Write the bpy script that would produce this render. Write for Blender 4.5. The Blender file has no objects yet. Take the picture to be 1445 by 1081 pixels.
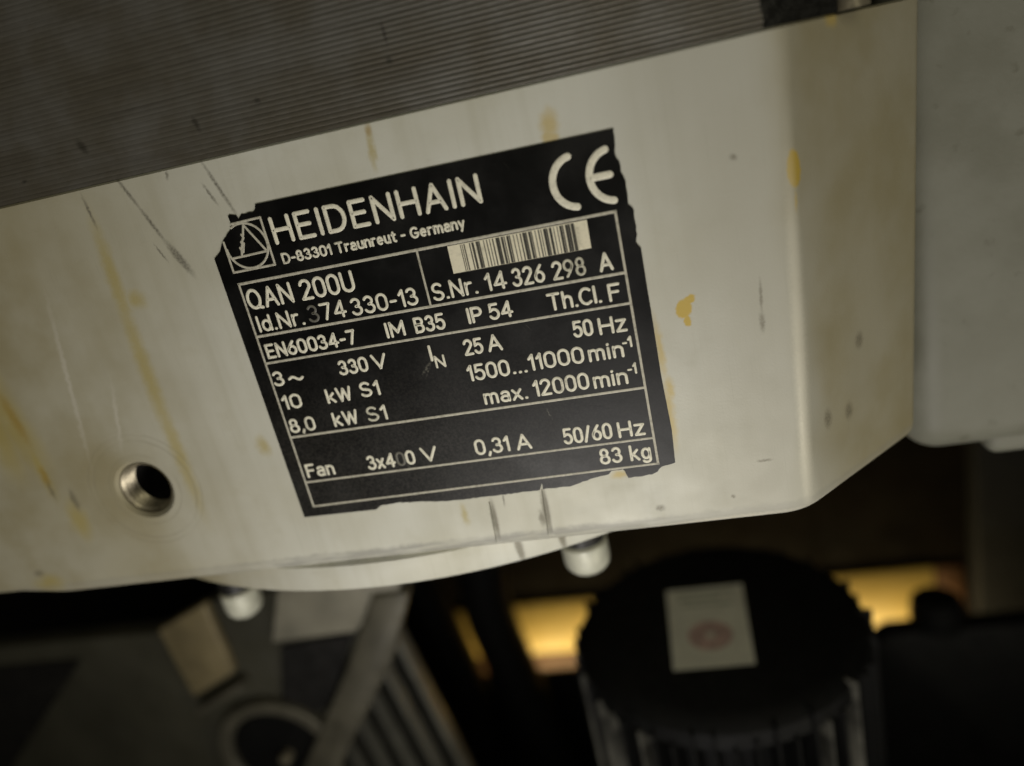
import bpy, bmesh, math, random
from mathutils import Matrix, Vector
random.seed(7)
MM = 0.001
scene = bpy.context.scene
C = scene.collection
PI = math.pi

# ------------------------------------------------------------------ camera
cam_d = bpy.data.cameras.new('camera')
cam = bpy.data.objects.new('camera', cam_d); C.objects.link(cam)
RIGHT = Vector((0.9666623, 0.1442409, -0.2115623))
UP = Vector((0.1477786, 0.3604713, 0.9209896))
BACK = Vector((0.2091066, -0.9215503, 0.3271383))
POS = Vector((109.70, -192.29, 29.35)) * MM
cam.matrix_world = Matrix(((RIGHT.x, UP.x, BACK.x, POS.x), (RIGHT.y, UP.y, BACK.y, POS.y),
                           (RIGHT.z, UP.z, BACK.z, POS.z), (0, 0, 0, 1)))
cam_d.sensor_width = 36; cam_d.lens = 27.903
cam_d.clip_start = 0.005; cam_d.clip_end = 20
cam_d.dof.use_dof = True; cam_d.dof.focus_distance = 0.206; cam_d.dof.aperture_fstop = 4.3
scene.camera = cam
scene.cycles.max_bounces = 6
scene.cycles.caustics_reflective = False; scene.cycles.caustics_refractive = False

# ------------------------------------------------------------------ world, lamps, exposure
world = bpy.data.worlds.new('World'); scene.world = world; world.use_nodes = True
bg = world.node_tree.nodes['Background']
bg.inputs[0].default_value = (1.0, 0.93, 0.70, 1); bg.inputs[1].default_value = 0.02
scene.view_settings.view_transform = 'Standard'; scene.view_settings.look = 'None'
scene.view_settings.exposure = 0.0; scene.view_settings.gamma = 1.0

def area(name, loc, target, sx, sy, watts, col):
    d = bpy.data.lights.new(name, 'AREA'); d.shape = 'RECTANGLE'
    d.size = sx * MM; d.size_y = sy * MM; d.energy = watts; d.color = col
    o = bpy.data.objects.new(name, d); C.objects.link(o)
    o.location = Vector(loc) * MM
    o.rotation_euler = (Vector(target) - Vector(loc)).to_track_quat('-Z', 'Y').to_euler()
    return o
wl = area('work_light', (62, -262, -268), (45, 0, -60), 190, 140, 0.345, (1.0, 0.955, 0.90)); wl.data.spread = math.radians(112)
area('side_light', (345, -190, -285), (150, 20, -70), 40, 40, 0.30, (1.0, 0.94, 0.78))
area('ceiling_light', (260, -900, 330), (100, 60, -160), 420, 300, 1.2, (1.0, 0.95, 0.72))
area('machine_light', (98, 342, -530), (98, 384, -400), 396, 24, .92, (1.0, 0.80, 0.42))

# ------------------------------------------------------------------ node helpers
class NT:
    def __init__(s, name):
        s.m = bpy.data.materials.new(name); s.m.use_nodes = True
        s.t = s.m.node_tree; s.b = s.t.nodes['Principled BSDF']; s._co = None
    def n(s, typ, **kw):
        o = s.t.nodes.new(typ)
        for k, v in kw.items(): setattr(o, k, v)
        return o
    def l(s, a, b): s.t.links.new(a, b)
    def val(s, sock, v):
        if isinstance(v, (int, float)): sock.default_value = v
        elif isinstance(v, tuple): sock.default_value = (v + (1,))[:4] if len(sock.default_value) == 4 else v
        else: s.l(v, sock)
    def co(s):                                     # object coordinates in millimetres
        if s._co is None:
            tc = s.n('ShaderNodeTexCoord'); mp = s.n('ShaderNodeMapping')
            mp.inputs['Scale'].default_value = (1000, 1000, 1000)
            s.l(tc.outputs['Object'], mp.inputs['Vector']); s._co = mp.outputs[0]
        return s._co
    def use_position(s):                           # place in the motor rather than in the single sheet
        g = s.n('ShaderNodeNewGeometry'); mp = s.n('ShaderNodeMapping'); mp.inputs['Scale'].default_value = (1000, 1000, 1000)
        s.l(g.outputs['Position'], mp.inputs['Vector']); s._co = mp.outputs[0]
    def noise(s, scale, detail=3, rough=0.55, vec=None, stretch=None, out='Fac'):
        v = vec or s.co()
        if stretch:
            mp = s.n('ShaderNodeMapping'); mp.inputs['Scale'].default_value = stretch
            s.l(v, mp.inputs['Vector']); v = mp.outputs[0]
        o = s.n('ShaderNodeTexNoise'); s.l(v, o.inputs['Vector'])
        o.inputs['Scale'].default_value = scale; o.inputs['Detail'].default_value = detail
        o.inputs['Roughness'].default_value = rough
        return o.outputs[out]
    def ramp(s, x, a, b, lo=0.0, hi=1.0):
        o = s.n('ShaderNodeMapRange', interpolation_type='SMOOTHSTEP')
        s.val(o.inputs[0], x)
        for i, v in zip((1, 2, 3, 4), (a, b, lo, hi)): o.inputs[i].default_value = v
        return o.outputs[0]
    def math(s, op, a, b=None):
        o = s.n('ShaderNodeMath', operation=op); s.val(o.inputs[0], a)
        if b is not None: s.val(o.inputs[1], b)
        return o.outputs[0]
    def mix(s, fac, a, b):
        o = s.n('ShaderNodeMix', data_type='RGBA'); s.val(o.inputs[0], fac)
        s.val(o.inputs[6], a); s.val(o.inputs[7], b); return o.outputs[2]
    def warp(s, amount, scale):
        nz = s.noise(scale, 3, out='Color')
        a = s.n('ShaderNodeVectorMath', operation='SUBTRACT'); s.l(nz, a.inputs[0]); a.inputs[1].default_value = (.5, .5, .5)
        b = s.n('ShaderNodeVectorMath', operation='SCALE'); s.l(a.outputs[0], b.inputs[0]); b.inputs['Scale'].default_value = amount
        c = s.n('ShaderNodeVectorMath', operation='ADD'); s.l(s.co(), c.inputs[0]); s.l(b.outputs[0], c.inputs[1])
        return c.outputs[0]
    def blob(s, vec, x, z, rx, rz, ang=0.0, soft=0.8):      # an elliptical spot on the x/z face
        mp = s.n('ShaderNodeMapping', vector_type='TEXTURE')
        mp.inputs['Location'].default_value = (x, 0, z)
        mp.inputs['Rotation'].default_value = (0, math.radians(ang), 0)
        mp.inputs['Scale'].default_value = (rx, 1e6, rz)
        s.l(vec, mp.inputs['Vector'])
        ln = s.n('ShaderNodeVectorMath', operation='LENGTH'); s.l(mp.outputs[0], ln.inputs[0])
        return s.ramp(ln.outputs['Value'], 1.0 + soft * .3, 1.0 - soft)
    def streak(s, vec, p, q, w, soft=0.9):
        dx, dz = q[0] - p[0], q[1] - p[1]
        return s.blob(vec, (p[0] + q[0]) / 2, (p[1] + q[1]) / 2, w, math.hypot(dx, dz) / 2, math.degrees(math.atan2(dx, dz)), soft)
    def any(s, masks):
        r = masks[0]
        for k in masks[1:]: r = s.math('MAXIMUM', r, k)
        return r
    def bump(s, h, dist, strength=1.0):
        o = s.n('ShaderNodeBump'); o.inputs['Strength'].default_value = strength; o.inputs['Distance'].default_value = dist * MM
        s.l(h, o.inputs['Height']); s.l(o.outputs[0], s.b.inputs['Normal'])
    def set(s, **kw):
        for k, v in kw.items(): s.val(s.b.inputs[{'base': 'Base Color', 'rough': 'Roughness', 'metal': 'Metallic', 'spec': 'Specular IOR Level'}[k]], v)
        return s

def plain(name, col, rough, metal=0.0, var=0.25, scale=0.12, bump=0.0, dark=None):
    t = NT(name); nz = t.noise(scale, 4)
    d = dark or tuple(c * (1 - var * 1.6) for c in col)
    t.set(base=t.mix(t.ramp(nz, .3, .7), d, tuple(min(1, c * (1 + var * .4)) for c in col)), metal=metal,
          rough=t.ramp(t.noise(scale * 3, 3), .3, .7, max(.05, rough - .1), min(1, rough + .1)))
    if bump: t.bump(t.noise(1.5, 3), bump)
    return t.m

# cast aluminium of the end shield with its oil stains, drips and scratches
def make_aluminium():
    t = NT('cast_aluminium'); co = t.co()
    wide = t.noise(.018, 4); mid = t.noise(.09, 5); fine = t.noise(1.6, 3)
    streaks = t.noise(1, 3, vec=co, stretch=(.16, .02, .006))
    col = t.mix(t.ramp(wide, .35, .65), (.51, .50, .415), (.60, .60, .535))
    col = t.mix(t.math('MULTIPLY', t.ramp(streaks, .42, .80), .30), col, (.40, .385, .29))
    col = t.mix(t.math('MULTIPLY', t.ramp(mid, .56, .74), .30), col, (.43, .415, .32))
    sx = t.n('ShaderNodeSeparateXYZ'); t.l(t.warp(30, .02), sx.inputs[0])
    right_falloff = t.ramp(sx.outputs[0], 88, 128)
    col = t.mix(t.math('MULTIPLY', right_falloff, .75), col, (.42, .408, .345))  # light falloff towards the right side, put into the colour
    film_falloff = t.math('MAXIMUM', t.ramp(sx.outputs[0], 25, -70), t.ramp(sx.outputs[0], 132, 150))
    col = t.mix(t.math('MULTIPLY', film_falloff, t.ramp(t.noise(.03, 4), .3, .7, .6, 1.0)), col, (.305, .268, .160))  # oil film tint, darkened further to paint the light falloff at the sides
    w1 = t.warp(5, .12); w2 = t.warp(2.2, .45); w3 = t.warp(1.0, 1.3)
    # long faint oil runs
    runs = t.any([t.streak(w2, (-34.4, 27), (-35.8, -12), 2.6), t.streak(w2, (-35.4, 12), (-36.6, -50), 2.9),
                  t.streak(w2, (-36.2, -20), (-35.6, -68), 2.7), t.streak(w1, (-90, -2), (-82.0, -48), 6.5), t.blob(w1, -92, -28, 7, 20),
                  t.streak(w2, (-84, -30), (-82.5, -55), 2.6), t.blob(w1, -31, 1.5, 3.4, 3.2),
                  t.streak(w2, (45.5, 31.5), (44.6, 20), 1.25), t.blob(w1, -78, -62, 4, 8), t.blob(w1, -9, -46, 2.2, 3.5),
                  t.blob(w1, 2, -62, 3, 3), t.streak(w2, (44, -72), (44.2, -80), 1.3), t.blob(w1, -99, -83, 6, 4)])
    col = t.mix(t.math('MULTIPLY', runs, t.ramp(fine, .1, .8, .5, .66)), col, (.37, .29, .06))
    deep = t.any([t.streak(w2, (-85.6, -17), (-83, -36), 2.0), t.blob(w2, 45.5, 30.3, .95, 1.9), t.blob(w2, -83, -46, 1.5, 4)])
    col = t.mix(t.math('MULTIPLY', deep, .6), col, (.30, .19, .025))
    # dried yellow paint
    paint = t.any([t.blob(w3, 141.2, 1.6, 1.75, 4.6, 0, .16), t.streak(w3, (141.1, -3), (140.8, -8.5), .35), 
                   t.blob(w3, 112.4, -26.6, 2.1, 2.6, 20, .2), t.blob(w3, 114.0, -24.5, 1.7, 1.2, -30, .25), t.blob(w3, 112.9, -29.8, 1.0, 1.6, 0, .3),
                   
                   
                   ])
    soft = t.any([t.blob(w2, 88.4, 22.6, 2.6, 4.2, 8, .8), t.blob(w2, 88.0, 19.6, 2.3, 2.2, 0, .5), t.blob(w2, 154, 31.5, 2.2, 2.6, 0, .7), t.streak(w2, (105.0, -26), (105.3, -46), 1.3), t.streak(w2, (105.3, -42), (105.0, -66), 1.6), t.blob(w2, 106, -47, 1.5, 4, 0, .8), t.blob(w2, 89.5, -69.5, 2.6, 1.6, 0, .8)])
    col = t.mix(t.math('MULTIPLY', soft, .66), col, (.50, .37, .09))
    col = t.mix(t.math('MULTIPLY', paint, .88), col, (.50, .345, .035))
    # grime spots and scuffs
    spots = t.any([t.blob(w3, 156.2, -48.2, 1.5, 2.7), t.blob(w3, 144.8, -64.6, 1.4, 3.2), t.blob(w3, 151.4, -66.2, 1.5, 2.9),
                   t.blob(w3, 128.2, 6.9, 1.1, .8, 30), t.blob(w3, 98.6, -81, 1.5, 1.2), t.streak(w3, (131, -21.5), (130.5, -31.5), .42),
                   t.streak(w3, (130.5, -30), (130.3, -36), .8), t.blob(w3, 118, -80, .7, .7), t.blob(w3, 127, -70.5, 2.2, .5),
                   t.blob(w2, -82.8, -51, .9, 4), t.blob(w2, -76.5, -55, 1.3, 4.5), t.blob(w3, -101, -79, 2.2, 1.4)])
    col = t.mix(t.math('MULTIPLY', spots, t.ramp(fine, .2, .8, .35, .75)), col, (.11, .095, .06))
    scr = t.any([t.streak(w3, (-24.6, 35), (-19.4, 22.6), .6), t.streak(w3, (-21, 26.5), (-15.8, 13), .65), t.streak(w3, (-16.8, 15.6), (-11.5, 4.0), 1.25, .7),
                 t.streak(w3, (.2, 34), (6.2, 15.5), .6), t.streak(w3, (-1, 27), (1.6, 20.5), .5), t.streak(w3, (-20, 15), (-17.5, 9), .35),
                 t.streak(w3, (-35, 31), (-34.2, 21), .55), t.streak(w3, (56.4, -70), (56, -75), .3), t.blob(w3, -9.5, 30.6, .5, 1.2, 20)])
    col = t.mix(t.math('MULTIPLY', scr, t.ramp(fine, .3, .7, .45, .85)), col, (.10, .092, .07))
    pale = t.any([t.streak(w2, (-57, 8), (-66, -45), .9), t.streak(w2, (-48, -20), (-54, -42), .8)])
    col = t.mix(t.math('MULTIPLY', pale, .35), col, (.66, .63, .56))
    # scuffed dirty band along the bottom arris
    sep = t.n('ShaderNodeSeparateXYZ'); t.l(w2, sep.inputs[0]); z = sep.outputs[2]
    band = t.math('MULTIPLY', t.ramp(z, -82.8, -84.6), t.ramp(z, -88.6, -87.2))
    patch = t.math('MULTIPLY', t.ramp(t.noise(1, 4, stretch=(.06, .1, .5)), .40, .58), t.math('MULTIPLY', t.ramp(sep.outputs[0], 125, 70), t.ramp(sep.outputs[0], -45, -20)))
    col = t.mix(t.math('MULTIPLY', t.math('MULTIPLY', band, t.math('ADD', t.math('MULTIPLY', patch, .6), .4)), .72), col, (.25, .245, .22))
    # highlight along the arrises painted in as paler, smoother metal
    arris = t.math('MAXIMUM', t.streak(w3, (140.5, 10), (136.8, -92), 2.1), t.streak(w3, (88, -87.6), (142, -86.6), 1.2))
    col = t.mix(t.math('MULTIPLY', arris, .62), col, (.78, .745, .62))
    # fine specks of grime and brushed handling lines
    speck = t.ramp(t.noise(.8, 5, .7), .66, .74)
    col = t.mix(t.math('MULTIPLY', speck, t.ramp(t.noise(.05, 3), .4, .65, .0, .45)), col, (.19, .175, .12))
    lines = t.ramp(t.noise(1, 4, stretch=(2.6, 1, .035)), .60, .72)
    col = t.mix(t.math('MULTIPLY', lines, .13), col, (.22, .21, .16))
    # the two casting lines tinted darker, on the spigot too
    gl = t.any([t.streak(w3, (52.6, -71.5), (52.0, -86), 1.15, .7), t.streak(w3, (67.7, -69.5), (67.0, -86), 1.3, .7),
                t.streak(w3, (55.0, -87), (55.8, -99), 1.3, .6), t.streak(w3, (67.5, -87), (68.0, -99), 1.2, .6), t.blob(w2, 61, -90, 4, 1.7, 20, .8), t.blob(w2, 66, -80, 1.3, 3)])
    col = t.mix(t.math('MULTIPLY', gl, .75), col, (.13, .115, .075))
    # turning marks round the tapped hole
    mp = t.n('ShaderNodeMapping', vector_type='TEXTURE'); mp.inputs['Location'].default_value = (-51.6, 0, -54.8); mp.inputs['Scale'].default_value = (1, 1e6, 1)
    t.l(t.warp(.6, .3), mp.inputs['Vector'])
    ln = t.n('ShaderNodeVectorMath', operation='LENGTH'); t.l(mp.outputs[0], ln.inputs[0]); rad = ln.outputs['Value']
    def ringm(r, w): return t.ramp(t.math('ABSOLUTE', t.math('SUBTRACT', rad, r)), w, 0)
    rings = t.any([ringm(11.6, .55), ringm(16.4, .7), ringm(18.3, .5)])
    part = t.ramp(t.noise(.09, 2), .40, .60)
    col = t.mix(t.math('MULTIPLY', t.math('MULTIPLY', rings, part), .28), col, (.22, .20, .14))
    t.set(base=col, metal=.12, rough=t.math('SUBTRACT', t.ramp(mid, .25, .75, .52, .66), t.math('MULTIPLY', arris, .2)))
    h = t.math('ADD', t.math('MULTIPLY', fine, .5), t.math('MULTIPLY', mid, .5))
    h = t.math('SUBTRACT', h, t.math('MULTIPLY', rings, .3)); h = t.math('SUBTRACT', h, t.math('MULTIPLY', scr, .5))
    t.bump(h, .10, .8)
    return t.m

def make_sticker():
    t = NT('black_sticker_film')
    dust = t.noise(.07, 5); fine = t.noise(2.2, 4)
    col = t.mix(t.math('MULTIPLY', t.ramp(dust, .42, .72), t.ramp(fine, .3, .75)), (.0016, .0016, .0015), (.0075, .007, .006))
    hair = t.noise(1, 2, stretch=(1.6, 1, .10)); mp = t.n('ShaderNodeMapping'); mp.inputs['Rotation'].default_value = (0, .6, 0); t.l(t.co(), mp.inputs['Vector'])
    hair = t.ramp(t.noise(1, 2, vec=mp.outputs[0], stretch=(2.8, 1, .12)), .70, .78)
    gate = t.ramp(t.noise(.06, 2), .46, .62)
    w = t.warp(.8, 1.2)
    sc = t.any([t.streak(w, (42, -33.5), (46.6, -28.8), .55), t.streak(w, (43.5, -33.8), (46, -29.6), .35), t.streak(w, (31.2, -57), (33.5, -62), .25), t.streak(w, (73, -45), (75, -52), .2)])
    col = t.mix(t.math('MULTIPLY', hair, t.math('MULTIPLY', gate, .30)), col, (.10, .095, .075))
    col = t.mix(t.math('MULTIPLY', sc, t.ramp(fine, .4, .65, 0, .55)), col, (.22, .21, .17))
    sp = t.n('ShaderNodeSeparateXYZ'); t.l(t.warp(26, .035), sp.inputs[0])
    grey_low = t.math('MULTIPLY', t.ramp(sp.outputs[2], -12, -60), t.ramp(t.noise(1.7, 5, .75), .35, .7))
    col = t.mix(t.math('MULTIPLY', grey_low, t.ramp(sp.outputs[0], 105, 40, .25, .9)), col, (.034, .032, .027))  # grainy grey tone, stronger towards the bottom and left
    t.set(base=col, rough=t.ramp(dust, .3, .7, .32, .44), spec=.28)
    t.bump(t.noise(.5, 3), .03, .6)
    return t.m

def make_print(name, col, dirt=.35):
    t = NT(name); nz = t.noise(1.1, 4); rub = t.noise(.11, 3)
    f = t.math('MULTIPLY', t.ramp(nz, .42, .75), dirt); f = t.math('MAXIMUM', f, t.math('MULTIPLY', t.ramp(rub, .56, .74), t.ramp(t.noise(2.4, 3), .3, .7, .15, .6)))
    t.set(base=t.mix(f, col, (.13, .12, .08)), rough=.5)
    return t.m

def make_lamination():
    t = NT('stator_sheet_steel'); t.use_position(); co = t.co()
    nz = t.noise(.05, 4); st = t.noise(1, 4, stretch=(.03, .05, 1.4)); fine = t.noise(1.1, 4)
    w3 = t.warp(1.0, 1.3)
    col = t.mix(t.ramp(nz, .35, .7), (.100, .089, .067), (.138, .132, .117))
    col = t.mix(t.math('MULTIPLY', t.ramp(st, .45, .75), .4), col, (.05, .044, .034))
    col = t.mix(t.math('MULTIPLY', t.ramp(t.noise(.12, 4), .60, .78), .22), col, (.075, .055, .03))
    nick = t.any([t.streak(w3, (-31, 44), (-29, 39.5), 1.3), t.blob(w3, 54.7, 44, .9, 1.0), t.blob(w3, 20, 42.5, 1.0, .9), t.streak(w3, (2, 43), (3, 38.5), .9), t.blob(w3, -50, 37, 1.0, .5), t.blob(w3, 55, 50, .5, 3)])
    col = t.mix(t.math('MULTIPLY', nick, .7), col, (.03, .027, .02))
    t.set(base=col, metal=.35, rough=t.ramp(fine, .3, .7, .36, .5))
    t.bump(fine, .06, .7)
    return t.m

ALU = make_aluminium(); FILM = make_sticker(); LAM = make_lamination()
INK = make_print('silver_print', (.78, .75, .61), .28); LINE = make_print('silver_line_print', (.50, .475, .385), .5)
FADED = make_print('worn_print', (.12, .115, .095), .7); PAPER = make_print('barcode_paper', (.76, .71, .54), .15); BARINK = make_print('barcode_ink', (.03, .028, .02), .2)
SMUDGE = make_print('smudged_print', (.56, .54, .43), .5)
STEEL = plain('thread_steel', (.34, .30, .21), .36, .6, .15, .3)
ZINC = plain('zinc_plated_steel', (.56, .56, .46), .48, .1, .12, .2)
DARKIN = plain('black_steel_and_shade', (.012, .011, .010), .55, .2)  # black steel parts; also stands in for shade in bore and screw gap
def make_housing():
    t = NT('grey_green_paint'); nz = t.noise(.05, 5); sp = t.noise(.17, 3)
    col = t.mix(t.ramp(nz, .3, .7), (.166, .165, .130), (.200, .200, .164))
    col = t.mix(t.math('MULTIPLY', t.ramp(sp, .62, .76), .5), col, (.09, .085, .055))
    t.set(base=col, rough=t.ramp(nz, .3, .7, .48, .60), spec=.4); t.bump(t.noise(.8, 4), .12, .6)
    return t.m
HOUSE = make_housing()
BRK = plain('oily_bracket_steel', (.062, .059, .042), .5, .1, .2, .02)
PADM = plain('bracket_pad_paint', (.25, .235, .185), .5, .0, .2, .05)
RIMM = plain('bracket_edge_steel', (.115, .106, .078), .5, .2, .2, .05)
BEIGE = plain('beige_plastic', (.21, .17, .09), .55, 0, .2, .05)
BLACKP = plain('black_machine_paint', (.0038, .0038, .0035), .6, 0, .3, .06)
BLACKP.node_tree.nodes['Principled BSDF'].inputs['Specular IOR Level'].default_value = .22
RUBBER = plain('black_rubber', (.0035, .0035, .0032), .65)
RUBBER.node_tree.nodes['Principled BSDF'].inputs['Specular IOR Level'].default_value = .2
FINM = plain('grey_fin_metal', (.30, .295, .255), .45, .3, .2, .06)
FFIN = plain('lit_black_fin', (.15, .145, .12), .5, .2, .5, .05)
YEL = plain('yellow_machine_paint', (.72, .50, .12), .5, 0, .06, .03)
OCHRE = plain('brown_ochre_paint', (.13, .05, .008), .6, 0, .2, .03)
BROWN = plain('brown_cabinet_paint', (.0065, .0042, .0014), .8, 0, .2, .02)
BROWN.node_tree.nodes['Principled BSDF'].inputs['Specular IOR Level'].default_value = .05
FLOORM = plain('dark_oily_floor', (.02, .018, .014), .6, 0, .3, .02)
LABELP = plain('white_paper_label', (.80, .79, .68), .6, 0, .07, .08)
REDP = plain('faded_red_print', (.66, .46, .41), .6, 0, .22, .25)
GREENP = plain('faded_green_print', (.55, .57, .47), .6, 0, .2, .3)

# ------------------------------------------------------------------ mesh helpers (millimetres in, metres out)
def finish(name, bm, mat, parent=None, smooth=32):
    for v in bm.verts: v.co *= MM
    bmesh.ops.recalc_face_normals(bm, faces=bm.faces)
    me = bpy.data.meshes.new(name); bm.to_mesh(me); bm.free()
    me.materials.append(mat)
    if smooth:
        for p in me.polygons: p.use_smooth = True
        me.set_sharp_from_angle(angle=math.radians(smooth))
    o = bpy.data.objects.new(name, me); C.objects.link(o); o.parent = parent
    return o
def empty(name, label, cat, group=None):
    o = bpy.data.objects.new(name, None); C.objects.link(o); o.empty_display_size = .02
    o['label'] = label; o['category'] = cat
    if group: o['group'] = group
    return o
def prism_bm(pts, a, b, axis='Y', bevel=0.0, seg=3, bm=None):
    bm = bm or bmesh.new()
    f = {'Y': lambda p, t: (p[0], t, p[1]), 'Z': lambda p, t: (p[0], p[1], t), 'X': lambda p, t: (t, p[0], p[1])}[axis]
    A = [bm.verts.new(f(p, a)) for p in pts]; B = [bm.verts.new(f(p, b)) for p in pts]
    n = len(pts)
    fs = [bm.faces.new(A), bm.faces.new(B[::-1])]
    for i in range(n): fs.append(bm.faces.new((A[i], B[i], B[(i + 1) % n], A[(i + 1) % n])))
    bmesh.ops.recalc_face_normals(bm, faces=fs)
    if bevel:
        es = list({e for fc in fs for e in fc.edges})
        bmesh.ops.bevel(bm, geom=es, offset=bevel, segments=seg, profile=.5, affect='EDGES', clamp_overlap=True)
    return bm
def box_bm(x0, x1, y0, y1, z0, z1, bevel=0.0, seg=2, bm=None):
    return prism_bm([(x0, z0), (x1, z0), (x1, z1), (x0, z1)], y0, y1, 'Y', bevel, seg, bm)
def lathe_bm(prof, n=40, axis='Z', c=(0, 0, 0), closed=False, bm=None):
    """prof: list of (radius, height) along the axis"""
    bm = bm or bmesh.new(); rings = []
    def put(r, h, a):
        x, y = r * math.cos(a), r * math.sin(a)
        p = (x, y, h) if axis == 'Z' else (x, h, y)
        return (p[0] + c[0], p[1] + c[1], p[2] + c[2])
    for r, h in prof:
        if r < 1e-6: rings.append([bm.verts.new(put(0, h, 0))])
        else: rings.append([bm.verts.new(put(r, h, 2 * PI * i / n)) for i in range(n)])
    pairs = list(zip(rings, rings[1:])) + ([(rings[-1], rings[0])] if closed else [])
    for A, B in pairs:
        for i in range(n):
            j = (i + 1) % n
            if len(A) == 1 and len(B) == 1: continue
            if len(A) == 1: bm.faces.new((A[0], B[i], B[j]))
            elif len(B) == 1: bm.faces.new((A[i], B[0], A[j]))
            else: bm.faces.new((A[i], B[i], B[j], A[j]))
    return bm
def tube_bm(path, r, n=14, bm=None):
    bm = bm or bmesh.new(); P = [Vector(p) for p in path]; rings = []
    for i, p in enumerate(P):
        d = (P[min(i + 1, len(P) - 1)] - P[max(i - 1, 0)]).normalized()
        u = d.orthogonal().normalized() if i == 0 else (u - d * u.dot(d)).normalized()
        v = d.cross(u)
        rings.append([bm.verts.new(p + (u * math.cos(2 * PI * k / n) + v * math.sin(2 * PI * k / n)) * r) for k in range(n)])
    for A, B in zip(rings, rings[1:]):
        for i in range(n): bm.faces.new((A[i], A[(i + 1) % n], B[(i + 1) % n], B[i]))
    bm.faces.new(rings[0][::-1]); bm.faces.new(rings[-1])
    return bm
def cut(target, cutters):
    """boolean difference, baked into the mesh"""
    for k in cutters:
        m = target.modifiers.new('cut', 'BOOLEAN'); m.operation = 'DIFFERENCE'; m.object = k; m.solver = 'EXACT'
    dg = bpy.context.evaluated_depsgraph_get(); dg.update()
    me = bpy.data.meshes.new_from_object(target.evaluated_get(dg))
    target.modifiers.clear(); old = target.data; target.data = me; bpy.data.meshes.remove(old)
    for k in cutters: d = k.data; bpy.data.objects.remove(k); bpy.data.meshes.remove(d)
    me.set_sharp_from_angle(angle=math.radians(32))

# ------------------------------------------------------------------ the setting behind
def struct(o): o['kind'] = 'structure'; return o
struct(finish('back_wall', box_bm(-900, 900, 390, 410, -640, 500), BROWN))
struct(finish('floor', box_bm(-900, 900, -300, 389, -660, -640), FLOORM))

# ------------------------------------------------------------------ the motor
motor = empty('electric_motor', 'large electric motor with pale aluminium end shield, black rating plate and laminated steel body', 'motor')

def shield_ring(z, d, xe, top):
    """outline of the end shield seen from above, moved inwards by d; xe is where the front meets the corner facet"""
    R = 6.0 + 10.0 * max(0.0, min(1.0, (-58 - z) / 26.0)) ** 1.5
    pts = [(-190, 200), (-190, d)]
    # rounded arris between the front (y = d) and the 45 degree facet
    cx = xe - R * math.tan(math.radians(22.5)); cy = R
    for i in range(9):
        a = math.radians(-90 + 45 * i / 8); r = R - d
        pts.append((cx + r * math.cos(a), cy + r * math.sin(a)))
    bx, by = top
    k = d / math.sqrt(2)
    ex, ey = bx - 4 * .7071 - k, by - 4 * .7071 + k
    pts.append((ex, ey))
    # rounded arris to the side
    for i in range(1, 6):
        a = math.radians(-45 + 45 * i / 5); r = max(.5, 6 - d)
        c0 = (ex - 6 * .7071 * (r / 6), ey + 6 * .7071 * (r / 6))
        pts.append((c0[0] + r * math.cos(a), c0[1] + r * math.sin(a)))
    pts.append((pts[-1][0], 200))
    return [(x, y, z) for x, y in pts]
bm = bmesh.new(); rings = []
NZ = 20
lev = []
for i in range(NZ + 1):
    f = i / NZ; lev.append((32.2 + (-84.2 - 32.2) * f, 0.0, f))
lev = [(32.2, .5, 0.0), (31.7, 0.0, 0.004)] + lev[1:] + [(-85.2, .15, 1), (-86.2, .55, 1), (-87.1, 1.2, 1), (-87.9, 2.1, 1), (-88.4, 3.2, 1), (-88.6, 4.4, 1)]
for z, d, f in lev:
    xe = 141.5 + (136.6 - 141.5) * f
    bxp = 182 + (175.5 - 182) * f
    rings.append([bm.verts.new(p) for p in shield_ring(z, d, xe, (bxp, bxp - xe + 0.3))])
for A, B in zip(rings, rings[1:]):
    for i in range(len(A)): bm.faces.new((A[i], A[(i + 1) % len(A)], B[(i + 1) % len(A)], B[i]))
bm.faces.new(rings[0][::-1]); bm.faces.new(rings[-1])
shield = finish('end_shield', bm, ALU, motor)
shield['label'] = 'pale cast aluminium end shield stained with yellow oil runs'
HX, HZ = -51.6, -54.8
cutters = [finish('cutter', lathe_bm([(0, -5), (9.6, -5), (9.6, 0.0), (8.4, 1.2), (8.4, 34), (0, 34)], 56, 'Y', (HX, 0, HZ)), ALU)]
for (x0, z0, x1, z1) in ((52.4, -72.8, 51.8, -90), (67.9, -71.0, 67.0, -90)):
    g = bmesh.new(); prism_bm([(x0 - .5, z0), (x0 + .4, z0), (x1 + .95, z1), (x1 - .95, z1)], -3, .9, 'Y', 0, 1, g)
    cutters.append(finish('cutter', g, ALU))
g = bmesh.new(); prism_bm([(-300, -110), (-88, -110), (-89, -89), (-102, -85.8), (-110, -84.6), (-300, -82.6)], -5, 300, 'Y', 0, 1, g); cutters.append(finish('cutter', g, ALU))
cut(shield, cutters)
# lower lip at the far left end of the shield
# round spigot under the shield
SX, SR = 10.0, 160.0
prof = [(SR - 30, -87.5), (SR - 1.5, -87.5), (SR, -88.9), (SR, -96.6), (SR - .6, -97.6), (SR - 1.8, -98.0), (SR - 30, -98.0)]
finish('spigot', lathe_bm(prof, 220, 'Z', (SX, SR + .6, 0), True), ALU, motor)
# tapped hole: thread turns inside the bore
prof = [(8.38, .7)]
for i in range(4):
    y = 1.3 + i * 1.6
    prof += [(8.35, y), (7.3, y + .8)]
th = finish('thread', lathe_bm(prof, 48, 'Y', (HX, 0, HZ)), STEEL, motor, 0)
finish('bore_shade', lathe_bm([(7.4, 7.0), (7.4, 33), (0, 33.5)], 40, 'Y', (HX, 0, HZ)), DARKIN, motor)  # black lining paints the shade deep in the hole
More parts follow.
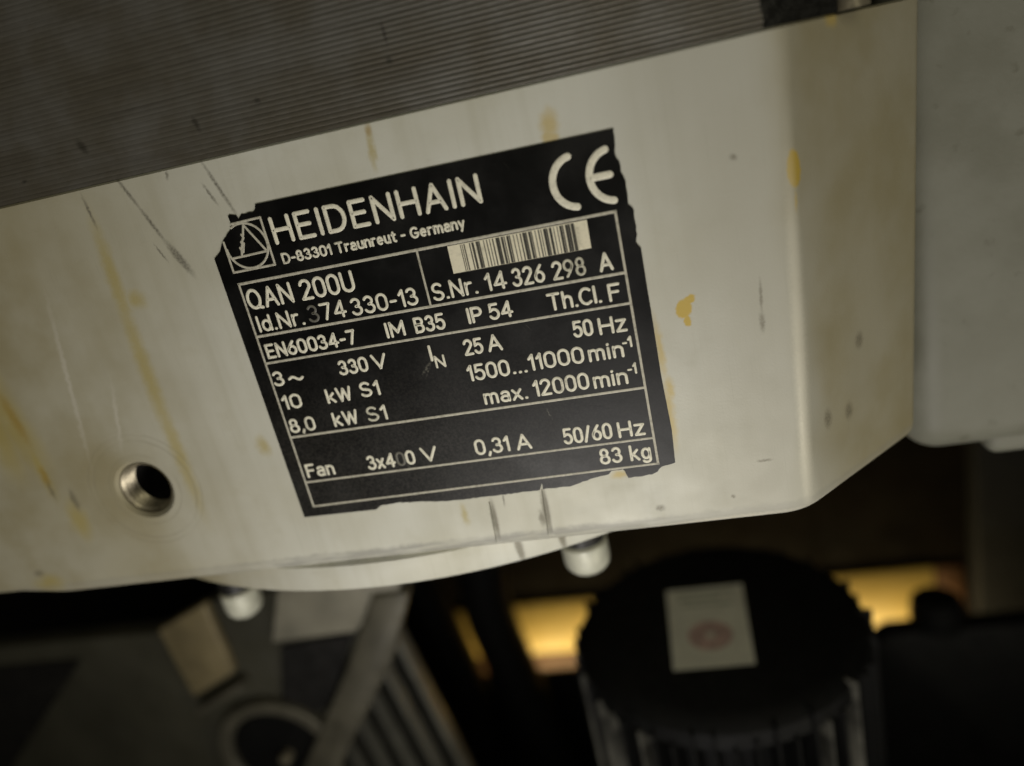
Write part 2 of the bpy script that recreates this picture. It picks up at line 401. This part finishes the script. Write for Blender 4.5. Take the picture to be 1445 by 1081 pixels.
# stator sheets: one object each
bm = bmesh.new()
def sheet_prof(g):                                # g = how open the joint between two sheets is
    t = 1.187 - .15 * g; d = .03 + .27 * g
    return [(160, 0), (d, 0), (d * .25, .10 + .06 * g), (0, .45), (d * .25, t - .10 - .06 * g), (d, t), (160, t)]
stations = [(-200, .0), (-10, .0), (40, .22), (90, .65), (137.6, .85)]
secs = [[bm.verts.new((x, p[0], p[1])) for p in sheet_prof(g)] for x, g in stations]
for A, B in zip(secs, secs[1:]):
    for i in range(7):
        j = (i + 1) % 7; bm.faces.new((A[i], A[j], B[j], B[i]))
bm.faces.new(secs[0]); bm.faces.new(secs[-1])
sheet = finish('lamination', bm, LAM, motor, 50)
PITCH = 1.19
for i in range(62):
    o = sheet if i == 0 else sheet.copy()
    if i: C.objects.link(o); o.parent = motor
    o.location = ((random.random() - .5) * .5 * MM, (.5 + random.random() * .07) * MM, (32.25 + i * PITCH) * MM)
finish('stator_core', box_bm(-205, 126, .95, 150, 32.3, 106), LAM, motor, 0)
finish('stator_core', box_bm(128.5, 168, 42, 150, 32.4, 106), DARKIN, motor, 0)
b = finish('tie_rod', lathe_bm([(0, 32.4), (3.4, 32.4), (3.4, 35.5), (2.2, 36), (2.2, 90), (0, 90)], 20, 'Z', (158.8, 12, 0)), STEEL, motor)
# screw heads hanging under the flange
for (x, y, z0, r) in ((69.0, 40.0, -113, 7.9), (-63.5, 40.0, -117.5, 7.0)):
    s = finish('bolt', lathe_bm([(0, -88.2), (4.2, -88.2), (4.2, z0 + 1), (r - 1.2, z0 + 1), (r, z0), (r, z0 - 6.5), (r * .95, z0 - 8.2), (r * .8, z0 - 9.8), (r * .55, z0 - 11), (r*.3, z0 - 11.5), (0, z0 - 11.6)], 32, 'Z', (x, y, 0)), ZINC, motor)
    finish('gap_shade', lathe_bm([(4.3, z0 + 1.2), (r * .92, z0 + 1.2), (r * .92, z0 + 9), (4.3, z0 + 9)], 32, 'Z', (x, y, 0), True), DARKIN, motor)  # black sleeve standing in for the shadowed gap above the head

# ------------------------------------------------------------------ rating plate
OUT = [(-4.35, 7.79), (-2.12, 9.28), (-1.26, 10.64), (-0.04, 12.1), (1.44, 13.31), (3.29, 14.72), (3.34, 16.03), (3.22, 17.59), (3.82, 17.9), (5.51, 17.42), (5.82, 16.36), (7.01, 17.41), (10.2, 17.33), (10.94, 17.73), (11.52, 19.07), (102.73, 18.69), (102.55, 15.7), (102.15, 12.88), (102.86, 11.16), (102.8, 8.84), (103.55, 6.38), (103.27, 1.09), (104.36, -0.47), (104.18, -3.16), (104.16, -6.42), (103.66, -8.18), (104.57, -9.75), (104.52, -18.78), (104.54, -25.95), (104.44, -43.01), (104.9, -58.38), (104.43, -67.84), (100.82, -68.53), (99.5, -69.84), (97.95, -70.48), (91.59, -70.66), (90.91, -68.41), (90.55, -67.9), (87.47, -67.95), (86.51, -68.87), (82.36, -69.38), (78.18, -70.44), (75.58, -71.07), (70.41, -70.9), (67.85, -70.9), (67.94, -69.03), (67.03, -71.01), (54.42, -71.1), (45.94, -71.02), (37.81, -70.69), (30.35, -69.88), (25.28, -69.48), (20.17, -69.83), (18.69, -70.8), (7.31, -70.63), (-3.96, -70.48)]
pts = []
for i, p in enumerate(OUT):
    q = OUT[(i + 1) % len(OUT)]; L = math.hypot(q[0] - p[0], q[1] - p[1])
    torn = not (i in (14, 26, 27, 28, 29, 30, 55, 53, 54))
    n = max(1, int(L / .9)) if torn else 1
    for k in range(n):
        f = k / n; a = .13 if torn and k else 0
        pts.append((p[0] + (q[0] - p[0]) * f + random.uniform(-a, a), p[1] + (q[1] - p[1]) * f + random.uniform(-a, a)))
bm = bmesh.new(); prism_bm(pts, -.22, -.01, 'Y', 0, 1, bm)
bmesh.ops.triangulate(bm, faces=[f for f in bm.faces if len(f.verts) > 4])
plate = finish('rating_plate', bm, FILM, motor, 0)
plate['label'] = 'black rating plate with silver lettering and torn edges'

# stroke lettering: rounded raised strokes swept along the skeleton of each letter
def arc(cx, cy, rx, ry, a0, a1, n=None):
    n = n or max(5, int(abs(a1 - a0) / 17))
    return [(cx + rx * math.cos(math.radians(a0 + (a1 - a0) * i / n)), cy + ry * math.sin(math.radians(a0 + (a1 - a0) * i / n))) for i in range(n + 1)]
def L(*p): return list(p)
G = {
 'H': [L((0, 0), (0, 1)), L((.6, 0), (.6, 1)), L((0, .51), (.6, .51))],
 'E': [L((.48, 1), (0, 1)), L((0, 1), (0, 0)), L((0, 0), (.5, 0)), L((0, .52), (.43, .52))],
 'I': [L((0, 0), (0, 1))], 'l': [L((0, 0), (0, 1))],
 'D': [L((0, 0), (0, 1)), L((0, 1), (.24, 1)) + arc(.26, .5, .34, .5, 90, -90) + L((0, 0))],
 'N': [L((0, 0), (0, 1)), L((0, 1), (.58, 0)), L((.58, 0), (.58, 1))],
 'A': [L((0, 0), (.31, 1)), L((.31, 1), (.62, 0)), L((.1, .32), (.52, .32))],
 'Q': [arc(.32, .5, .32, .5, 0, 360, 26), L((.44, .06), (.68, -.02))],
 'U': [L((0, 1), (0, .3)) + arc(.27, .28, .27, .28, 180, 360) + L((.54, 1))],
 'S': [arc(.26, .745, .235, .255, 28, 270) + arc(.26, .245, .26, .245, 90, -155)],
 'M': [L((0, 0), (0, 1)), L((0, 1), (.34, .25)), L((.34, .25), (.68, 1)), L((.68, 1), (.68, 0))],
 'B': [L((0, 0), (0, 1)), L((0, 1), (.26, 1)) + arc(.27, .765, .22, .235, 90, -90) + L((0, .53)), L((0, .53), (.26, .53)) + arc(.27, .265, .25, .265, 90, -90) + L((0, 0))],
 'P': [L((0, 0), (0, 1)), L((0, 1), (.26, 1)) + arc(.27, .73, .24, .27, 90, -90) + L((0, .46))],
 'T': [L((.29, 0), (.29, 1)), L((0, 1), (.58, 1))],
 'C': [arc(.33, .5, .33, .5, 48, 312)],
 'G': [arc(.33, .5, .33, .5, 48, 350) + L((.38, .44))],
 'F': [L((0, 0), (0, 1)), L((0, 1), (.46, 1)), L((0, .52), (.4, .52))],
 'V': [L((0, 1), (.29, 0)), L((.29, 0), (.58, 1))],
 'W': [L((0, 1), (.2, 0)), L((.2, 0), (.41, .92)), L((.41, .92), (.62, 0)), L((.62, 0), (.82, 1))],
 '0': [arc(.25, .69, .25, .31, 0, 180) + arc(.25, .31, .25, .31, 180, 360) + L((.5, .69))],
 '1': [L((0, .74), (.19, 1)), L((.19, 1), (.19, 0))],
 '2': [arc(.25, .74, .24, .26, 168, -28) + L((0, 0)), L((0, 0), (.5, 0))],
 '3': [arc(.24, .755, .21, .245, 155, -90), arc(.24, .265, .255, .265, 90, -158)],
 '4': [L((.41, 0), (.41, 1)), L((.41, 1), (0, .27)), L((0, .27), (.56, .27))],
 '5': [L((.46, 1), (.07, 1)), L((.07, 1), (.035, .55)) + arc(.235, .325, .26, .325, 135, -152)],
 '6': [arc(.255, .3, .255, .3, 0, 360, 22), L((.4, .98), (.2, .72), (.05, .46), (.005, .3))],
 '7': [L((0, 1), (.48, 1)), L((.48, 1), (.18, 0))],
 '8': [arc(.25, .76, .2, .24, 0, 360, 20), arc(.25, .265, .25, .265, 0, 360, 22)],
 '9': [arc(.255, .7, .255, .3, 0, 360, 22), L((.11, .02), (.31, .28), (.46, .54), (.505, .7))],
 '-': [L((0, .42), (.27, .42))], '.': [L((0, .01), (.03, .01))], ',': [L((.08, .05), (0, -.17))],
 '/': [L((0, -.05), (.34, 1.02))],
 '~': [[(i * .05, .36 + .13 * math.sin(i / 14 * 2 * PI)) for i in range(15)]],
 'd': [arc(.21, .34, .21, .34, 0, 360, 20), L((.43, 0), (.43, 1))],
 'r': [L((0, 0), (0, .7)), arc(.21, .44, .21, .25, 180, 70)],
 'h': [L((0, 0), (0, 1)), arc(.2, .47, .2, .23, 180, 0) + L((.4, 0))],
 'n': [L((0, 0), (0, .7)), arc(.2, .47, .2, .23, 180, 0) + L((.4, 0))],
 'm': [L((0, 0), (0, .7)), arc(.165, .5, .165, .2, 180, 0) + L((.33, 0)), arc(.495, .5, .165, .2, 180, 0) + L((.66, 0))],
 'i': [L((0, 0), (0, .7)), L((0, .95), (.01, .97))],
 'k': [L((0, 0), (0, 1)), L((.38, .7), (0, .27)), L((.12, .42), (.42, 0))],
 'x': [L((0, 0), (.42, .7)), L((0, .7), (.42, 0))],
 'z': [L((0, .7), (.4, .7)), L((.4, .7), (0, 0)), L((0, 0), (.42, 0))],
 'a': [arc(.2, .5, .19, .2, 150, 0) + L((.39, 0)), arc(.19, .2, .2, .2, 0, 360, 18)],
 'e': [L((.01, .37), (.4, .37)) + arc(.2, .35, .2, .35, 8, 305)],
 'g': [arc(.21, .36, .21, .34, 0, 360, 20), L((.43, .7), (.43, 0)) + arc(.22, -.06, .21, .19, 0, -150)],
 'o': [arc(.22, .35, .22, .35, 0, 360, 20)],
 't': [L((.12, .93), (.12, .17)) + arc(.24, .13, .12, .13, 180, 290), L((0, .68), (.28, .68))],
 'u': [L((0, .7), (0, .23)) + arc(.2, .22, .2, .22, 180, 360) + L((.4, .7)), L((.4, .3), (.4, 0))],
 'y': [L((0, .7), (.21, .02)), L((.42, .7), (.13, -.26))],
}
def sweep(bm, pl, w, h, y0, flat=False):
    """a rounded raised stroke of width w and height h along the polyline, standing on y = y0"""
    P = [Vector((p[0], p[1])) for p in pl]; n = len(P)
    cs = [(-1, 0), (-.82, .62), (-.38, 1), (.38, 1), (.82, .62), (1, 0)]
    rows = []
    def row(c, d, s, m=1.0):
        nn = Vector((-d.y, d.x))
        rows.append([bm.verts.new((c.x + nn.x * k * w / 2 * s * m, y0 - q * h * (1 if not flat else 1) * (.35 + .65 * s), c.y + nn.y * k * w / 2 * s * m)) for k, q in cs])
    d0 = (P[1] - P[0]).normalized(); d1 = (P[-1] - P[-2]).normalized()
    closed = (P[0] - P[-1]).length < 1e-4 and n > 4
    if not closed and not flat:
        for a in (80, 45, 20): row(P[0] - d0 * (w / 2) * math.sin(math.radians(a)), d0, math.cos(math.radians(a)))
    for i in range(n):
        if closed and i in (0, n - 1): d = (P[1] - P[-2]).normalized(); m = 1
        else:
            a = (P[i] - P[i - 1]).normalized() if i else d0
            b = (P[i + 1] - P[i]).normalized() if i < n - 1 else d1
            d = (a + b).normalized(); m = 1 / max(.75, d.dot(a))
        row(P[i], d, 1.0, m)
    if not closed and not flat:
        for a in (20, 45, 80): row(P[-1] + d1 * (w / 2) * math.sin(math.radians(a)), d1, math.cos(math.radians(a)))
    for A, B in zip(rows, rows[1:]):
        for i in range(len(cs) - 1): bm.faces.new((A[i], A[i + 1], B[i + 1], B[i]))
    if not closed: bm.faces.new(rows[0]); bm.faces.new(rows[-1][::-1])
YF = -.215
def gext(ch):
    xs = [p[0] for s in G[ch] for p in s]; return min(xs), max(xs)
def text(s, x0, x1, z, cap, w, skip='', mat=INK, only=None, gap=.24):
    """fit the string's outer edges between x0 and x1; skip = indices of characters left for another pass"""
    pos = []; x = 0
    for i, ch in enumerate(s):
        if ch == ' ': x += .34; continue
        a, b = gext(ch); pos.append((i, ch, x - a)); x += b - a + gap
    total = x - gap
    core = cap - w; sx = (x1 - x0 - w) / total if total > 1e-6 else 0
    bm = bmesh.new()
    for i, ch, px in pos:
        if only is not None and i not in only: continue
        if only is None and i in skip: continue
        for st in G[ch]:
            jx, jz = random.uniform(-.04, .04), random.uniform(-.04, .04)
            sweep(bm, [(x0 + w / 2 + (px + p[0]) * sx + jx, z + w / 2 + p[1] * core + jz) for p in st], w, .09, YF)
    return finish('lettering', bm, mat, plate, 60)
W = .77
def T(s, x0, x1, z, cap=4.5, w=W, fade=(), fmat=None, **k):
    text(s, x0, x1, z, cap, w, skip=fade, **k)
    if fade: text(s, x0, x1, z, cap, w * .9, only=fade, mat=fmat or FADED, **k)
T('HEIDENHAIN', 13.6, 69.2, 8.1, 7.2, 1.08, gap=.28)
T('D-83301 Traunreut - Germany', 14.0, 63.6, 2.9, 3.0, .62, gap=.26)
T('QAN 200U', .7, 31.4, -7.4, 5.7, .86)
T('Id.Nr.', 1.4, 15.0, -13.75, 4.7, .74)
T('374', 16.2, 27.2, -13.6, 4.8, .74, fade=(0,))
T('330-13', 28.5, 47.0, -13.8, 4.8, .74)
T('S.Nr.', 51.0, 63.0, -13.75, 4.8, .74)
T('14', 65.0, 70.7, -13.7, 4.8, .74)
T('326', 72.0, 80.4, -13.75, 4.8, .74)
T('298', 82.2, 90.7, -13.9, 4.8, .74, fade=(1, 2), fmat=SMUDGE)
T('A', 93.9, 97.4, -13.9, 4.8, .80)
T('EN60034-7', 1.2, 27.6, -21.4, 4.3)
T('IM', 36.0, 41.4, -21.3, 4.4); T('B35', 44.0, 52.5, -21.4, 4.5)
T('IP', 58.5, 62.6, -21.2, 4.4); T('54', 64.2, 70.6, -21.2, 4.5)
T('Th.Cl.', 79.6, 93.2, -21.5, 4.7); T('F', 94.9, 98.0, -21.7, 4.7)
T('3', .5, 3.8, -29.5, 4.4); T('~', 5.0, 9.7, -29.6, 4.4)
T('330', 20.1, 28.7, -29.4, 4.4); T('V', 29.8, 34.2, -29.3, 4.4)
T('I', 46.1, 46.8, -29.5, 4.6); T('N', 47.0, 49.9, -31.6, 3.6, .62)
T('25', 55.5, 60.8, -29.5, 4.5); T('A', 61.9, 65.9, -29.5, 4.7)
T('50', 84.5, 89.7, -29.5, 4.6); T('Hz', 91.0, 98.2, -29.8, 4.6)
T('10', .9, 6.8, -36.6, 4.4); T('kW', 14.2, 21.8, -36.8, 4.4); T('S1', 24.4, 30.0, -36.5, 4.5)
T('1500', 54.8, 66.4, -36.7, 4.7); T('...', 67.0, 71.0, -36.6, 4.5); T('11000', 71.4, 86.1, -36.4, 4.7); T('min', 87.2, 96.3, -36.5, 4.6)
T('-1', 96.1, 98.6, -34.2, 3.1, .58)
T('8,0', .7, 8.6, -43.8, 4.4); T('kW', 14.0, 21.6, -43.8, 4.4); T('S1', 24.2, 30.0, -43.8, 4.5, fade=(0,), fmat=SMUDGE)
T('max.', 57.6, 69.6, -43.9, 4.5); T('12000', 71.2, 86.1, -43.7, 4.8); T('min', 87.1, 96.1, -43.9, 4.6)
T('-1', 96.2, 98.7, -41.4, 3.1, .58)
T('Fan', 1.2, 10.0, -58.1, 4.4)
T('3x400', 20.0, 34.4, -58.3, 4.5, fade=(3,)); T('V', 36.2, 41.0, -58.1, 4.6)
T('0,31', 51.8, 61.6, -58.2, 4.8); T('A', 63.4, 67.7, -58.3, 4.8)
T('50/60', 76.4, 89.6, -58.5, 4.8); T('Hz', 91.0, 98.2, -58.7, 4.7)
T('83', 84.9, 91.0, -65.8, 4.8); T('kg', 93.0, 98.7, -65.9, 4.8)

# frame and rules
def rule(p, q, w=.62):
    bm = bmesh.new(); sweep(bm, [p, q], w, .05, YF, True); return finish('frame_line', bm, LINE, plate, 60)
rule((-.3, 0), (100.3, 0), .74); rule((0, .3), (0, -67.5), .6); rule((100, .3), (100, -67.7), .66); rule((-.2, -67.3), (100.3, -67.45), .62)
rule((.2, -14.75), (99.8, -15.0), .74); rule((.2, -22.5), (99.8, -22.8), .66); rule((.2, -45.0), (99.8, -45.5), .70)
rule((.2, -59.4), (99.8, -59.85), .62); rule((49.8, -.2), (49.8, -14.8), .58)
# logo: square, circle, triangle
def mark(name, strokes, w, mat=LINE, h=.07):
    bm = bmesh.new()
    for s in strokes: sweep(bm, s, w, h, YF)
    return finish(name, bm, mat, plate, 60)
mark('logo', [L((3.4, 15.5), (11.7, 15.7)), L((11.7, 15.7), (11.7, 3.3)), L((11.7, 3.3), (-.3, 3.3)), L((-.3, 3.3), (-.3, 11.4)),
              arc(5.7, 9.4, 5.75, 5.85, 118, -180, 30), L((.7, 6.9), (10.7, 7.1)), L((10.7, 7.1), (6.6, 14.6))], .62)
mark('logo_lettering', [L((3.6, 7.4), (3.9, 8.4), (3.7, 9.2)), L((4.0, 9.0), (4.6, 9.9), (4.5, 10.6)), L((4.7, 10.6), (5.5, 11.6), (5.2, 12.4)), L((4.2, 8.0), (5.1, 10.2)), L((5.6, 12.2), (6.5, 14.6))], .62)
# CE mark
mark('approval_mark', [arc(92.2, 8.75, 5.6, 6.0, 100, 262, 20), arc(101.0, 8.6, 5.6, 6.0, 100, 262, 20), L((95.6, 8.7), (100.2, 8.7))], 1.75, INK, .10)
# barcode
bm = bmesh.new(); prism_bm([(57.8, -.55), (93.0, -.62), (92.9, -7.55), (57.75, -7.6)], YF - .05, YF, 'Y', 0, 1, bm)
finish('barcode', bm, PAPER, plate, 0)
bm = bmesh.new()
bars = [(.092, .004), (.105, .004), (.118, .006), (.158, .006), (.176, .011), (.207, .013), (.228, .006), (.262, .004), (.284, .005), (.306, .004), (.327, .006), (.352, .013), (.372, .006), (.391, .011), (.412, .005), (.43, .011), (.449, .006), (.478, .004), (.503, .004), (.527, .006), (.546, .014), (.568, .006), (.588, .011), (.607, .005), (.634, .004), (.657, .006), (.676, .004), (.694, .014), (.716, .006), (.735, .012), (.765, .004), (.790, .004), (.808, .012), (.828, .006), (.848, .013), (.868, .010), (.888, .012), (.905, .004)]
for f, wd in bars:
    x = 57.8 + 35.1 * f; wd *= 35.1 * 1.5
    prism_bm([(x, -.75 - .1 * f), (x + wd, -.75 - .1 * f), (x + wd, -7.5), (x, -7.5)], YF - .075, YF - .04, 'Y', 0, 1, bm)
finish('barcode_bars', bm, BARINK, plate, 0)

# ------------------------------------------------------------------ grey-green housing on the right
hs = empty('machine_housing', 'grey-green painted machine housing to the right of the aluminium end shield', 'housing')
def rrect(x0, x1, z0, z1, r, n=6):
    p = []
    for cx, cz, a in ((x0 + r, z0 + r, 180), (x1 - r, z0 + r, 270), (x1 - r, z1 - r, 0), (x0 + r, z1 - r, 90)):
        p += [(cx + r * math.cos(math.radians(a + 90 * i / n)), cz + r * math.sin(math.radians(a + 90 * i / n))) for i in range(n + 1)]
    return p
finish('housing_body', box_bm(177.5, 420, 58, 300, -108, 200, 12, 7), HOUSE, hs)
finish('mounting_pad', box_bm(203, 300, 62.5, 200, -112, -62, 4, 4), HOUSE, hs)

# ------------------------------------------------------------------ bracket, lower left
br = empty('support_bracket', 'oily grey steel support bracket below the end shield at lower left', 'bracket')
finish('bracket_plate', prism_bm([(-420, -176), (-161, -176), (-124, -161), (-91, -159), (-26, -166), (-94, -267), (-150, -420), (-420, -420)], 100, 112, 'Y', 2, 2), BRK, br)
finish('pad', prism_bm([(-83.5, -150), (-26, -152), (-27, -163), (-55, -182.4), (-98.4, -184.3)], 95, 101, 'Y', 1.2, 2), PADM, br)
finish('rim', prism_bm([(-40, -162), (-22, -162), (-40.5, -199), (-86.7, -261.7), (-150, -420), (-172, -420), (-106, -260.5), (-61.4, -197)], 92, 101.5, 'Y', 2, 2), RIMM, br)
finish('lug', prism_bm([(-150.5, -222), (-120, -207.5), (-121, -204), (-151.5, -218.5)], 92, 101, 'Y', .8, 2), RIMM, br)
finish('recess_cover', prism_bm([(-97, -189), (-58, -185.5), (-81, -227), (-93, -231.5), (-109, -226)], 98.2, 101, 'Y', .8, 1), DARKIN, br)
finish('dark_panel', prism_bm([(-420, -188), (-209, -187), (-284, -253), (-420, -420)], 98, 101, 'Y', 1, 1), DARKIN, br)  # flat dark panel over the left end of the bracket
bl = finish('sensor_block', prism_bm([(-154.5, -170.6), (-124.7, -158.5), (-123.4, -199), (-150.8, -212)], 94, 99.6, 'Y', 1.2, 3), BEIGE)
bl['label'] = 'small beige block fixed to the steel bracket at lower left'; bl['category'] = 'block'
pt = empty('cable_port', 'round cable port with grey ring and black centre at bottom left', 'port')
finish('ring', lathe_bm([(27, 94), (32, 94), (33, 95), (33, 99.4), (26, 99.4), (26, 95)], 48, 'Y', (-117, 0, -252), True), RIMM, pt)
finish('plug', lathe_bm([(0, 96.5), (24, 96.5), (25.5, 98), (25.5, 99.2), (0, 99.2)], 40, 'Y', (-117, 0, -252)), RUBBER, pt)
finish('screw', lathe_bm([(0, 90), (2.6, 91), (3, 92), (3, 96.4), (0, 96.4)], 20, 'Y', (-113, 0, -253)), STEEL, pt)

# ------------------------------------------------------------------ finned heat sink
sk = empty('heat_sink', 'grey finned heat sink behind the bracket edge at bottom centre', 'heat sink')
finish('base', prism_bm([(-190, -215), (-88, -215), (-51, -440), (-190, -440)], 183, 189, 'Y', 1, 1), RUBBER, sk)
for i in range(7):
    x = -81 - i * 17.0
    finish('fin', prism_bm([(x, -222), (x + 3.4, -222), (x + 3.4 + 36, -438), (x + 36, -438)], 171, 182.7, 'Y', .7, 2), FINM, sk)

# ------------------------------------------------------------------ black fan-cooled motor
fm = empty('fan_motor', 'round black finned motor with white label on its top cover', 'motor')
FX, FY, FZ = 108, 119, -210
finish('top_cover', lathe_bm([(0, FZ), (56, FZ), (62, FZ - 2), (65, FZ - 5), (65.3, FZ - 12), (0, FZ - 12)], 64, 'Z', (FX, FY, 0)), BLACKP, fm)
finish('body', lathe_bm([(0, FZ - 12.1), (56, FZ - 12.1), (56, -520), (0, -520)], 64, 'Z', (FX, FY, 0)), BLACKP, fm)
bm = bmesh.new(); prism_bm([(56.5, -.9), (67.5, -.55), (67.5, .55), (56.5, .9)], -500, FZ - 6, 'Z', .3, 1, bm)
fin = finish('fin', bm, BLACKP, fm)
lit_fin = fin.data.copy(); lit_fin.materials[0] = FFIN  # paler copy for fins that catch light; lit tone is in the colour
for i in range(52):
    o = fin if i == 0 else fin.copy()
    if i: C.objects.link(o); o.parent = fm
    if i in (27, 29, 31, 32, 34, 44, 46): o.data = lit_fin; o['label'] = 'fin with a lit edge painted into its colour'
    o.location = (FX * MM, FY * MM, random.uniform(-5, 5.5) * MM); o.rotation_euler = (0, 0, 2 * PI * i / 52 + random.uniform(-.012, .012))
lb = finish('label_sticker', prism_bm([(86.2, 142.6), (122.6, 143.2), (121.5, 86.8), (87.2, 86.2)], FZ + .15, FZ + .5, 'Z'), LABELP, fm, 0)
finish('round_print', lathe_bm([(2.2, FZ + .55), (9.8, FZ + .55), (9.8, FZ + .7), (2.2, FZ + .7)], 36, 'Z', (104.5, 107, 0), True), REDP, lb, 0)
for k, (x0, x1, y) in enumerate(((91, 117, 137), (92, 111, 132.5), (94, 116, 128))):
    finish('print_line', prism_bm([(x0, y), (x1, y), (x1, y + 2.2), (x0, y + 2.2)], FZ + .5, FZ + .65, 'Z'), GREENP, lb, 0)

# ------------------------------------------------------------------ black terminal box, hoses, yellow beam
tb = empty('terminal_box', 'black terminal box with round knob at bottom right', 'box')
finish('enclosure', prism_bm([(204, -337), (212, -331), (420, -331), (420, -600), (198, -600), (198, -345)], 246, 262, 'Y', 3, 2), BLACKP, tb)
finish('knob', lathe_bm([(0, -311), (11, -311), (14.5, -314), (15.5, -320), (15.5, -330), (0, -330)], 28, 'Z', (242, 254, 0)), RUBBER, tb)
for pth, lab in (([(-116, 300, -160), (-113, 300, -271), (-108.6, 300, -310), (-103.5, 300, -344), (-96.5, 300, -390), (-92, 300, -460), (-88, 300, -640)], 'black rubber hose next to the heat sink, left of the amber gap'),
            ([(-48, 290, -150), (-52, 290, -255), (-56, 290, -317), (-51, 290, -362), (-43, 290, -411), (-32, 290, -471), (-25, 290, -640)], 'black rubber hose between the amber gap and the left yellow opening')):
    P = [Vector(p) for p in pth]; dense = []
    for i in range(len(P) - 1):
        p0, p1, p2, p3 = P[max(i - 1, 0)], P[i], P[i + 1], P[min(i + 2, len(P) - 1)]
        for k in range(6):
            t = k / 6
            dense.append(.5 * ((2 * p1) + (p2 - p0) * t + (2 * p0 - 5 * p1 + 4 * p2 - p3) * t * t + (3 * p1 - p0 - 3 * p2 + p3) * t ** 3))
    dense.append(P[-1])
    h = finish('hose', tube_bm(dense, 18.5, 20), RUBBER); h['label'] = lab; h['category'] = 'hose'; h['group'] = 'black rubber hoses'
bmn = empty('machine_beam', 'yellow painted machine beam seen through gaps behind the black motor', 'beam')
finish('beam_body', prism_bm([(-200, -438), (281, -438), (281, -385), (-200, -385)], 387, 389.6, 'Y', .8, 2), YEL, bmn)
finish('lower_lip', prism_bm([(-200, -458), (281, -458), (281, -438.5), (-200, -438.5)], 387.6, 389.6, 'Y', .6, 2), OCHRE, bmn)
finish('end_cap', prism_bm([(281.5, -436), (303, -436), (303, -386), (281.5, -386)], 387.6, 389.6, 'Y', .6, 2), OCHRE, bmn)

cl = finish('dark_backing', box_bm(-700, -121, 340, 380, -638, 120, 3), BLACKP); cl['label'] = 'black box added to keep the gap behind the bracket dark at left'; cl['category'] = 'backing'  # black box added only to keep the area behind dark
tr = finish('black_screen', prism_bm([(-118, -407), (320, -407), (320, -600), (-118, -600)], 322, 330, 'Y', 1.5, 2), BLACKP); tr['label'] = 'black screen added below the yellow beam behind the motor, hiding the lamp'; tr['category'] = 'screen'  # black screen put in to hide the lamp and the area below the beam

c2 = finish('dark_backing', box_bm(306, 760, 366, 389, -638, 120, 3), BLACKP); c2['label'] = 'black box added to keep the wall dark right of the yellow beam end'; c2['category'] = 'backing'  # black box added so the wall past the beam end stays dark
for o_ in (cl, c2): o_['group'] = 'black backing boxes'
